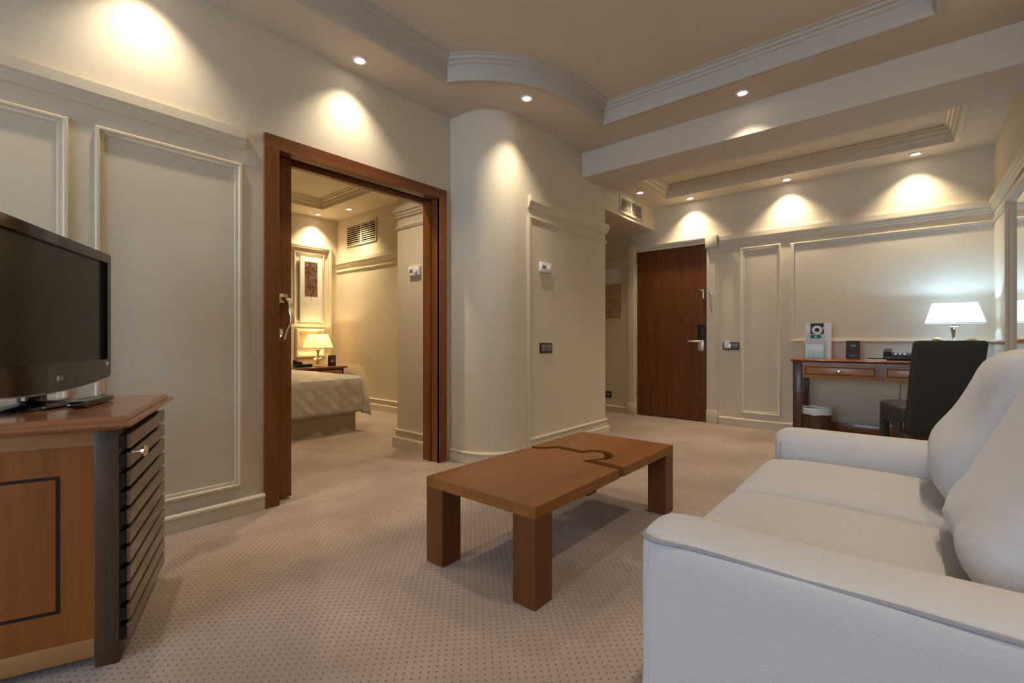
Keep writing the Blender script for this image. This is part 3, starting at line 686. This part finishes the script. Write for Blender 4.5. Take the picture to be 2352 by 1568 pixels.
for y0, nm, inn in ((SY0, 'near arm with piping coloured dark for its shadow', 1), (SY1-AW, 'far arm', -1)):
    L = 0.455; zc = (AZ+0.04)/2
    a = B().rbox((L, AW/2, (AZ-0.04)/2), 0.024, 20, arm_f(inn), Matrix.Translation((SX0+L, y0+AW/2, zc)))
    ao = a.obj('armrest', M['sofa'], t, label=nm)
    yo = y0+0.004 if inn == 1 else y0+AW-0.004
    so = -1 if inn == 1 else 1
    # piping round the outer edge of the arm top and down the front, its shadow painted in as a dark tone
    pp = [(SX0+2*L-0.02-i*(2*L-0.06)/14, yo+so*-0.004, AZ-0.004-0.012*max(0, (0.055-(2*L-0.02-i*(2*L-0.06)/14))/0.10)**2+0.0008*math.sin(i*1.7)) for i in range(14)]
    for q in range(7):
        a = R(90*q/6); rc = 0.055; pp.append((SX0+rc-(rc-0.003)*math.sin(a), y0+AW/2+so*(AW/2-rc+(rc-0.003)*math.cos(a)), AZ-0.006-0.009*q/6))
    pp += [(SX0+0.003, yo-so*(AW/2), AZ-0.010), (SX0+0.004, yo-so*(AW-0.07), AZ-0.016), (SX0+0.012, yo-so*(AW-0.035), AZ-0.040)]
    B().tube(pp, 0.0042, 8).obj('piping', M['pipe_shadow'], ao)
B().rbox(((SX1-SX0)/2-0.02, (SY1-SY0)/2-AW+0.012, 0.14), 0.02, 8, None, Matrix.Translation(((SX0+SX1)/2+0.01, (SY0+SY1)/2, 0.19))).obj('seat_base', M['sofa'], t)
B().rbox((0.055, (SY1-SY0)/2-0.02, 0.35), 0.04, 12, None, Matrix.Translation((0.505, (SY0+SY1)/2, 0.42))).obj('back_frame', M['sofa'], t)
for x in (SX0+0.06, SX1-0.10):
    for y in (SY0+0.06, SY1-0.10):
        B().box(x, x+0.045, y, y+0.045, 0, 0.055).obj('foot', M['wenge'], t)
def seat_f(hx, hy):
    def f(p):
        u, v_ = p.x/hx, p.y/hy; q = p.copy()
        if p.z > 0: q.z += 0.026*max(0, 1-u*u)*(max(0, 1-v_*v_))**0.6 - 0.012*max(0, -u-0.6)
        q.z += 0.003*noise.noise(Vector((p.x*7, p.y*7, 1.5)))
        return q
    return f
for ya, yb, nm in ((SY0+AW-0.004, SPL, 'near seat cushion'), (SPL, SY1-AW+0.004, 'far seat cushion')):
    hx, hy = 0.28, (yb-ya)/2-0.002
    zz = 0.405
    c = B().rbox((hx, hy, 0.082), 0.045, 16, seat_f(hx, hy), Matrix.Translation((SX0-0.025+hx, (ya+yb)/2, zz))).obj('seat_cushion', M['sofa'], t, label=nm)
    x0, x1 = SX0-0.025, SX0-0.025+2*hx
    pts = [(x1-0.03, ya+0.012, zz+0.070), (x0+0.05, ya+0.012, zz+0.068), (x0+0.016, ya+0.02, zz+0.058), (x0+0.007, ya+0.045, zz+0.054), (x0+0.005, (ya+yb)/2, zz+0.054), (x0+0.007, yb-0.045, zz+0.054), (x0+0.016, yb-0.02, zz+0.058), (x0+0.05, yb-0.012, zz+0.068), (x1-0.03, yb-0.012, zz+0.070)]
    B().tube(pts, 0.0035, 6).obj('piping', M['sofa'], c)
def back_f(hx, hy, hz, seed):
    def f(p):
        v_, w_ = p.y/hy, p.z/hz; q = p.copy()
        k = (max(0.0, 1-abs(v_)**5)*max(0.0, 1-abs(w_)**(8 if w_ < 0 else 5)))**0.5
        q.x = p.x*(0.34+0.72*k)
        q.y = p.y*(1-0.05*(1-abs(w_)**2)*abs(v_))
        q.z = p.z*(1-0.07*(1-abs(v_)**2)*(w_ < 0)+0.02*(1-v_*v_)*(w_ > 0))
        q.x -= (0.010 if p.x < 0 else 0)*max(0, 0.25-abs(noise.noise(Vector((p.y*13+seed, p.z*5+p.y*4, 2.0)))))/0.25*max(0, -w_-0.25)*(1-abs(v_)**8)
        if p.x < 0: q.x -= 0.034*math.exp(-((w_+(0.8 if seed < 2 else 0.45))/0.42)**2)*(1-abs(v_)**12)
        nz = noise.noise(Vector((p.y*4+seed, p.z*6, seed)))
        cr = abs(noise.noise(Vector((p.y*7+p.z*4+seed, p.z*9-p.y*3, seed+3))))
        q.x += 0.012*nz*(1 if p.x < 0 else -1)+0.007*max(0, 0.22-cr)/0.22*(1 if p.x < 0 else -1)*min(1, max(0, abs(w_)-0.3)/0.35)
        return q
    return f
for yc, hy, nm, seed, hz, xc, tilt in ((1.325, 0.285, 'near back cushion', 1.7, 0.240, 0.286, 19), (1.845, 0.265, 'far back cushion', 5.2, 0.236, 0.258, 17)):
    mt = Matrix.Translation((xc, yc, 0.685)) @ Matrix.Rotation(R(tilt), 4, 'Y')
    c = B().rbox((0.135, hy, hz), 0.06, 30, back_f(0.135, hy, hz, seed), mt).obj('back_cushion', M['sofa'], t, label=nm)
    ring = []
    for k in range(48):
        a = 2*PI*k/48; ca, sa = math.cos(a), math.sin(a); m_ = max(abs(ca), abs(sa)); e = 0.86
        y = hy*math.copysign(abs(ca)**0.35, ca); z = hz*math.copysign(abs(sa)**0.35, sa)
        f_ = back_f(0.135, hy, hz, seed)
        p = f_(Vector((0, y*0.99, z*0.99))); ring.append(mt @ Vector((0, p.y, p.z)))
    B().tube(ring, 0.0045, 6, True).obj('piping', M['sofa'], c)

# ------------------------------------------------------------------ desk
DXA, DXB, DYA, DYB, DZT = -0.80, 0.50, 5.0, 5.49, 0.772
t = thing('writing_desk', ((DXA+DXB)/2, (DYA+DYB)/2, 0), 'reddish wooden writing desk with two inlaid drawers against the back wall', 'desk')
B().sweep([(DXA, DYA, 0), (DXB, DYA, 0), (DXB, DYB, 0), (DXA, DYB, 0)], [(0.1, DZT-0.028), (0.006, DZT-0.028), (0.0, DZT-0.022), (-0.012, DZT-0.016), (-0.016, DZT-0.008), (-0.012, DZT-0.003), (-0.004, DZT), (0.1, DZT)], (0, 0, 1), True).box(DXA+0.09, DXB-0.09, DYA+0.09, DYB-0.09, DZT-0.028, DZT-0.0002).obj('desktop', M['desktop'], t)
for x in (DXA+0.004, DXB-0.074):
    for y in (DYA+0.01, DYB-0.072):
        B().box(x, x+0.07, y, y+0.07, 0, DZT-0.0285, 0.002).obj('leg', M['deskleg'], t)
ap = B().box(DXA+0.075, DXB-0.075, DYA+0.03, DYA+0.05, 0.60, DZT-0.0285).box(DXA+0.075, DXB-0.075, DYB-0.05, DYB-0.03, 0.60, DZT-0.0285)
ap.box(DXA+0.03, DXA+0.05, DYA+0.08, DYB-0.075, 0.60, DZT-0.0285).box(DXB-0.05, DXB-0.03, DYA+0.08, DYB-0.075, 0.60, DZT-0.0285)
ap.box(DXA+0.075, DXB-0.075, DYA+0.018, DYA+0.030, DZT-0.048, DZT-0.0285)
ap.obj('apron', M['desktop'], t)
for xa, xb in ((-0.715, -0.170), (-0.130, 0.415)):
    d = B().box(xa, xb, DYA+0.012, DYA+0.0295, 0.603, 0.722, 0.002).obj('drawer', M['drawer'], t)
    b = B(); q = 0.008; x0, x1, z0, z1 = xa+0.018, xb-0.018, 0.633, 0.705
    for a in ((x0, x1, z0, z0+q), (x0, x1, z1-q, z1), (x0, x0+q, z0+q, z1-q), (x1-q, x1, z0+q, z1-q)):
        b.box(a[0], a[1], DYA+0.0105, DYA+0.0125, a[2], a[3])
    b.obj('inlay_line', M['inlay_gap_shade'], d, smooth=False)
    kn = B().lathe([(0.005, 0), (0.005, 0.012), (0.013, 0.016), (0.016, 0.022), (0.010, 0.028), (0.003, 0.029)], (0, 0, 0), 18, 'Y')
    xm = (xa+xb)/2
    for v in kn.bm.verts: v.co = Vector((xm-v.co.x, DYA+0.012-v.co.y, 0.669+v.co.z))
    kn.obj('knob', M['brass'], d)
B().box(DXA+0.078, DXB-0.078, DYB-0.05, DYB-0.025, 0.06, 0.155, 0.002).obj('stretcher', M['desktop'], t)

# chair
t = thing('desk_chair', (0.115, 4.50, 0), 'black leather high-backed chair drawn up to the writing desk', 'chair', R(17))
def cf(p):
    q = p.copy()
    if p.z > 0: q.z += 0.012*(1-(p.x/0.21)**2)
    return q
B().rbox((0.21, 0.235, 0.055), 0.028, 10, cf, Matrix.Translation((0, 0, 0.425))).obj('seat', M['leather'], t, world=False)
def bf(p):
    q = p.copy(); zz = p.z+0.33      # 0 at the bottom of the back
    q.y -= 0.155*(max(0.0, zz)/0.66)**1.25
    return q
B().rbox((0.186, 0.036, 0.33), 0.024, 16, bf, Matrix.Translation((0, -0.225, 0.615))).obj('backrest', M['leather'], t, world=False)
for sx in (-1, 1):
    x = sx*0.182
    B().box(x-0.025, x+0.025, 0.175, 0.225, 0, 0.385, 0.004).obj('leg', M['leather'], t, world=False)
    l = B().box(-0.025, 0.025, -0.03, 0.03, 0, 0.30, 0.004)
    for v in l.bm.verts: v.co = Vector((x+v.co.x, -0.235+v.co.y-0.09*max(0.0, 1-v.co.z/0.30)**1.5, v.co.z))
    l.obj('leg', M['leather'], t, world=False)
    s = B().prism([(-0.20, 0.385), (0.20, 0.385), (0.175, 0.355), (0.10, 0.350), (0.0, 0.335), (-0.10, 0.300), (-0.165, 0.235), (-0.20, 0.16)], -0.006, 0.006)
    for v in s.bm.verts: v.co = Vector((sx*0.198+v.co.z, v.co.x, v.co.y))
    s.obj('side_rail', M['leather'], t, world=False, smooth=False)

# lamps
def lamp(loc, wb, wt, db, dt, z_top, z_bot, label, stem, shade, power, col, orn, name='table_lamp'):
    t = thing(name, loc, label, 'lamp')
    x, y, z = loc
    b = B(); n = 6
    for (w0, d0, z0), (w1, d1, z1) in [((wb, db, z_bot), (wt, dt, z_top))]:
        for s in (1.0, 0.988):
            lo = [(-w0/2*s, -d0/2*s), (w0/2*s, -d0/2*s), (w0/2*s, d0/2*s), (-w0/2*s, d0/2*s)]
            hi = [(-w1/2*s, -d1/2*s), (w1/2*s, -d1/2*s), (w1/2*s, d1/2*s), (-w1/2*s, d1/2*s)]
            b.poly([(x+p[0], y+p[1], z0) for p in lo]+[(x+p[0], y+p[1], z1) for p in hi], [(0, 1, 5, 4), (1, 2, 6, 5), (2, 3, 7, 6), (3, 0, 4, 7)])
    b.obj('lamp_shade', shade, t, smooth=False)
    for w0, d0, z0 in ((wb, db, z_bot), (wt, dt, z_top)):
        B().tube([(x-w0/2, y-d0/2, z0), (x+w0/2, y-d0/2, z0), (x+w0/2, y+d0/2, z0), (x-w0/2, y+d0/2, z0)], 0.003, 6, True).obj('shade_trim', M['canvas'], t)
    hgt = z_bot-z
    B().lathe([(0.062, 0.0), (0.062, 0.008), (0.045, 0.016), (0.018, 0.024), (0.014, hgt*0.3), (0.020, hgt*0.38), (0.013, hgt*0.45), (0.014, hgt*0.7), (0.022, hgt*0.80), (0.026, hgt*0.9), (0.022, hgt*0.93), (0.030, hgt*0.97), (0.010, hgt*0.99), (0.008, hgt+0.05)], (x, y, z), 24).obj('stem', stem, t)
    for s in (-1, 1):
        o = B(); zc = z+hgt*0.40+(0.035 if orn > 0.13 else 0); w_ = orn
        for kk in range(3):
            pts = []; rad = []
            for i in range(13):
                u = i/12; ang = R(-30+kk*38)+u*R(150-25*kk); rr = w_*(0.50-0.09*kk)
                pts.append((x+s*(0.012+w_*(0.12+0.62*u)+rr*0.20*math.sin(ang)), y+0.018*(kk-1), zc-0.02+rr*0.62*math.sin(u*PI*0.95)+kk*0.012-0.05*(1-u)*0.6))
                rad.append(0.004+0.011*max(0.0, math.sin(PI*u))**0.7)
            o.tube(pts, 0.01, 8, rads=rad)
        o.obj('ornament', M['gold'] if stem is M['chrome'] and orn > 0.13 else M['nickel'], t, label='curled metallic leaf ornament')
    B().lathe([(0.004, 0.0), (0.018, 0.015), (0.026, 0.04), (0.020, 0.06), (0.004, 0.07)], (x, y, z_bot+0.052), 16).obj('bulb', mat('bulb_glow', (1, 1, 1), 0.5, emit=col, estr=6), t)
    l = bpy.data.lights.new('bulb_light', 'POINT'); l.energy = power; l.color = col; l.shadow_soft_size = 0.012
    lo_ = bpy.data.objects.new('bulb_light', l); C.objects.link(lo_); lo_.parent = t; lo_.location = (0, 0, z_bot-z+0.135)
lamp((0.315, 5.30, DZT+0.0005), 0.365, 0.27, 0.18, 0.125, 1.256, 1.087, 'desk lamp with white rectangular shade and gilt leaf ornaments, lit cool white', M['chrome'], M['shade_cool'], 4.2, (0.34, 0.64, 1.0), 0.16)
lamp((-6.27, 3.22, 0.5805), 0.30, 0.19, 0.30, 0.19, 1.03, 0.84, 'bedside lamp with cream shade on the bedroom nightstand, lit warm', M['nickel'], M['shade_warm'], 3.6, (1.0, 0.76, 0.38), 0.10)

# items on the desk
Z = DZT+0.0006
t = thing('brochure', (-0.636, 5.36, Z), 'tall white brochure with a coffee cup picture standing at left end of desk', 'brochure')
def lean(b, y0, k=0.10):
    for v in b.bm.verts: v.co.y += (v.co.z-Z)*k
    return b
lean(B().box(-0.742, -0.530, 5.330, 5.334, Z, 1.112), 0).obj('cover', M['paper'], t)
lean(B().box(-0.700, -0.592, 5.3275, 5.3298, 0.99, 1.110), 0).obj('photograph', M['print'], t)
cup = B().lathe([(0.044, 0), (0.044, 0.001), (0.020, 0.001), (0.020, 0)], (0, 0, 0), 28, cap=False)
for v in cup.bm.verts: v.co = Vector((v.co.x-0.646, 5.327-v.co.z+0.0, 1.045+v.co.y*0.95))
cup.box(-0.60, -0.592, 5.3260, 5.3272, 1.055, 1.075)
lean(cup, 0).obj('cup_picture', M['paper'], t)
t = thing('leaflet_holder', (-0.655, 5.285, Z), 'clear acrylic holder with pale packets and a green-topped card on desk', 'leaflet holder')
b = B().box(-0.735, -0.575, 5.245, 5.249, Z+0.004, 0.905).box(-0.735, -0.575, 5.300, 5.303, Z+0.004, 0.95).box(-0.737, -0.733, 5.249, 5.300, Z, 0.90).box(-0.577, -0.573, 5.249, 5.300, Z, 0.90).box(-0.745, -0.565, 5.235, 5.31, Z, Z+0.0038)
b.obj('holder', M['clear'], t)
lean(B().box(-0.728, -0.582, 5.285, 5.288, Z+0.005, 1.005), 0, 0.0).obj('card', M['paper'], t)
B().box(-0.690, -0.605, 5.2832, 5.2848, 0.965, 0.998).obj('green_band', M['green'], t)
lt = B().lathe([(0.010, 0), (0.010, 0.0008)], (-0.6475, 5.2822, 0.9815), 18, 'Y')
lt.obj('round_emblem', M['packet'], t)
b = B()
for i in range(6): b.rbox((0.011, 0.012, 0.040), 0.006, 4, None, Matrix.Translation((-0.715+i*0.024, 5.268, Z+0.046+0.006*(i % 2))))
b.obj('packets', M['packet'], t, kind='stuff')
t = thing('tent_card', (-0.366, 5.36, Z), 'small black standing card with faint print on the desk', 'card')
b = B().box(-0.418, -0.313, 5.352, 5.355, Z, 0.940); lean(b, 0, 0.12).obj('front', M['print'], t)
b = B().box(-0.418, -0.313, 5.388, 5.391, Z, 0.940); lean(b, 0, -0.10).obj('back', M['print'], t)
lean(B().box(-0.385, -0.345, 5.3505, 5.3519, 0.885, 0.905), 0, 0.12).obj('emblem', M['greyplastic'], t)
for z in (0.810, 0.802, 0.794): lean(B().box(-0.395, -0.335, 5.3505, 5.3519, z, z+0.003), 0, 0.12).obj('text_line', M['greyplastic'], t)
# telephone
def phone(loc, rz, label):
    t = thing('telephone', loc, label, 'telephone', rz)
    b = B().rbox((0.10, 0.085, 0.022), 0.010, 6, lambda p: Vector((p.x, p.y, p.z+(0.022 if p.z > 0 else 0)*(p.y+0.085)/0.17)), Matrix.Translation((0, 0, 0.022)))
    b.obj('base', M['black'], t, world=False)
    h = B().rbox((0.026, 0.092, 0.010), 0.009, 6, None, Matrix.Translation((-0.068, 0, 0.078)) @ Matrix.Rotation(R(7), 4, 'X'))
    h.rbox((0.028, 0.024, 0.018), 0.012, 5, None, Matrix.Translation((-0.068, -0.072, 0.060))).rbox((0.028, 0.024, 0.018), 0.012, 5, None, Matrix.Translation((-0.068, 0.072, 0.080)))
    h.obj('handset', M['black'], t, world=False)
    k = B()
    for i in range(3):
        for j in range(4): k.box(-0.022+i*0.030, -0.004+i*0.030, -0.062+j*0.022, -0.050+j*0.022, 0.047+0.0028*j, 0.0525+0.0028*j, 0.001)
    k.obj('keypad', M['white'], t, world=False)
    B().box(-0.022, 0.07, 0.035, 0.068, 0.058, 0.0635, 0.001).obj('display', M['greyplastic'], t, world=False)
phone((-0.045, 5.30, Z), 0, 'black corded desk telephone with pale keys on the writing desk')
t = thing('notepad', (-0.165, 5.16, Z), 'white notepaper sheets lying at the front of the desk', 'paper')
B().box(-0.245, -0.12, 5.09, 5.21, Z, Z+0.003).obj('pad', M['paper'], t)
tag(B().box(-0.25, -0.12, 5.245, 5.285, Z, Z+0.012, 0.003).obj('pen_tray', M['black']), 'slim black tray lying left of the desk telephone', 'tray')
tag(B().tube([(-0.235, 5.13, Z+0.0085), (-0.13, 5.16, Z+0.0085)], 0.004, 8).obj('pen', M['black']), 'thin black pen resting across the white notepaper', 'pen')
tag(B().tube([(-0.03, 5.515, 0.70), (-0.03, 5.517, 0.60), (-0.025, 5.515, 0.50), (-0.035, 5.516, 0.42), (-0.03, 5.517, 0.30)], 0.003, 6).obj('phone_cable', M['greyplastic']), 'thin cable hanging down the wall behind the desk', 'cable')

# waste bin
bc = (-0.640, 5.22, 0)
t = thing('waste_bin', bc, 'small round brown waste bin lined with a white bag under the desk', 'waste bin')
B().lathe([(0.105, 0.0), (0.128, 0.285), (0.122, 0.285), (0.100, 0.01), (0.001, 0.008)], bc, 36).obj('body', M['bin'], t)
b = B().lathe([(0.1292, 0.250), (0.136, 0.262), (0.134, 0.290), (0.137, 0.302), (0.129, 0.310), (0.118, 0.300), (0.112, 0.25), (0.108, 0.2)], bc, 48, cap=False)
for v in b.bm.verts:
    n = noise.noise(Vector((v.co.x*22, v.co.y*22, v.co.z*30))); d = Vector((v.co.x-bc[0], v.co.y-bc[1], 0)).normalized()
    v.co += d*0.004*abs(n); v.co.z += 0.008*n
b.obj('bag_liner', M['bag'], t)

# ------------------------------------------------------------------ bedroom furniture
BXF, BYS = -4.40, 2.67        # foot end and side of the bed
t = thing('bed', (-5.43, 1.85, 0), 'wide double bed with pleated cloth valance in the bedroom beyond the doorway', 'bed')
b = B().box(BX+0.03, BXF, 1.03, BYS, 0.0, 0.30)
b.obj('valance', M['valance'], t)
B().rbox((1.02, 0.815, 0.12), 0.06, 8, None, Matrix.Translation((-5.43, 1.85, 0.425))).obj('mattress', M['sheet'], t)
B().rbox((0.20, 0.36, 0.075), 0.07, 10, None, Matrix.Translation((-6.22, 2.24, 0.67))).obj('pillow', M['sheet'], t)
B().rbox((0.20, 0.36, 0.075), 0.07, 10, None, Matrix.Translation((-6.22, 1.44, 0.67))).obj('pillow', M['sheet'], t)
# bedspread: a cloth grid draped over the mattress with flared corners
b = bmesh.new(); nx, ny = 70, 80
x0c, x1c, y0c, y1c = -6.36, BXF+0.012, 1.02, BYS+0.012
over = 0.385
grid = []
for i in range(nx+1):
    row = []
    for j in range(ny+1):
        sx = x0c+(x1c+over-x0c)*i/nx; sy = (y0c-over)+(y1c-y0c+2*over)*j/ny
        ox = max(0, sx-x1c); oy = max(0, sy-y1c)-max(0, y0c-sy); r = 0.05
        x = min(sx, x1c); y = min(max(sy, y0c), y1c)
        d = math.hypot(ox, oy)
        z = 0.565
        if d > 0:
            mx_ = max(ox, abs(oy)); mn = min(ox, abs(oy)); dr_ = mx_+0.13*mn
            flare = 0.10*mx_ + 0.62*mn
            dirx, diry = ox/d, oy/d
            th_ = min(dr_/r, PI/2)
            outw = r*math.sin(th_)*0.9; dn = r*(1-math.cos(th_))+max(0, dr_-r*PI/2)
            x += dirx*(outw+flare*0.35*min(1, dr_/0.15)); y += diry*(outw+flare*0.35*min(1, dr_/0.15)); z -= dn
            fold = (0.012*math.sin((sy if ox > abs(oy) else sx)*22)+0.007*math.sin((sy-sx)*47))*min(1, dr_/0.3)
            x += dirx*fold; y += diry*fold
        z += 0.006*noise.noise(Vector((sx*9, sy*9, 0)))
        x += 0.010*noise.noise(Vector((sx*14, sy*11, 3))); y += 0.008*noise.noise(Vector((sx*12, sy*14, 7)))
        row.append(b.verts.new((x, y, z)))
    grid.append(row)
for i in range(nx):
    for j in range(ny): b.faces.new((grid[i][j], grid[i+1][j], grid[i+1][j+1], grid[i][j+1]))
bb = B(); bb.join(b)
so = bb.obj('bedspread', M['spread']); tag(so, 'shiny grey-beige quilted bedspread draped over the double bed', 'bedspread')
md = so.modifiers.new('thick', 'SOLIDIFY'); md.thickness = 0.012; md.offset = 1
# nightstand
t = thing('nightstand', (-6.25, 3.16, 0), 'dark reddish wooden nightstand between the bed and bedroom wall', 'nightstand')
B().box(BX+0.045, -6.02, 2.79, 3.53, 0.553, 0.58, 0.006).obj('top', M['desktop'], t)
B().box(BX+0.05, -6.06, 2.83, 3.49, 0.06, 0.5525).obj('body', M['deskleg'], t)
for z0, z1 in ((0.32, 0.53), (0.09, 0.30)):
    d = B().box(-6.0595, -6.045, 2.86, 3.46, z0, z1, 0.003).obj('drawer', M['drawer'], t)
    B().lathe([(0.006, 0), (0.015, 0.02), (0.004, 0.026)], (-6.045, 3.16, (z0+z1)/2), 14, 'X').obj('knob', M['brass'], d)
for x in (BX+0.06, -6.11):
    for y in (2.84, 3.44): B().box(x, x+0.04, y, y+0.04, 0, 0.0595).obj('foot', M['deskleg'], t)
phone((-6.20, 2.97, 0.5805), R(90), 'black telephone on the bedroom nightstand left of the lamp')
t = thing('tent_card', (-6.20, 3.40, 0.5805), 'small black standing card on the nightstand right of the lamp', 'card', R(90))
B().box(-0.05, 0.05, -0.002, 0.002, 0, 0.15, 0.0005).obj('front', M['print'], t, world=False)
B().box(-0.05, 0.05, 0.030, 0.034, 0, 0.15, 0.0005).obj('back', M['print'], t, world=False)
B().box(-0.03, 0.03, -0.003, -0.002, 0.05, 0.09).obj('print', M['greyplastic'], t, world=False)
# picture
t = thing('canvas_picture', (BX+0.02, 3.21, 1.20), 'tall narrow white canvas with a brown abstract block above the nightstand', 'picture')
B().box(BX+0.015, BX+0.045, 3.05, 3.375, 1.20, 2.12, 0.003).obj('canvas', M['canvas'], t)
B().box(BX+0.045, BX+0.0465, 3.115, 3.30, 1.56, 2.05).obj('printed_block', M['art'], t)
B().tube([(BX+0.0465, 3.21, 1.56), (BX+0.0465, 3.205, 1.52), (BX+0.0465, 3.215, 1.48)], 0.0012, 5).obj('brush_stroke', M['brownprint'], t)
bpy.context.view_layer.update()
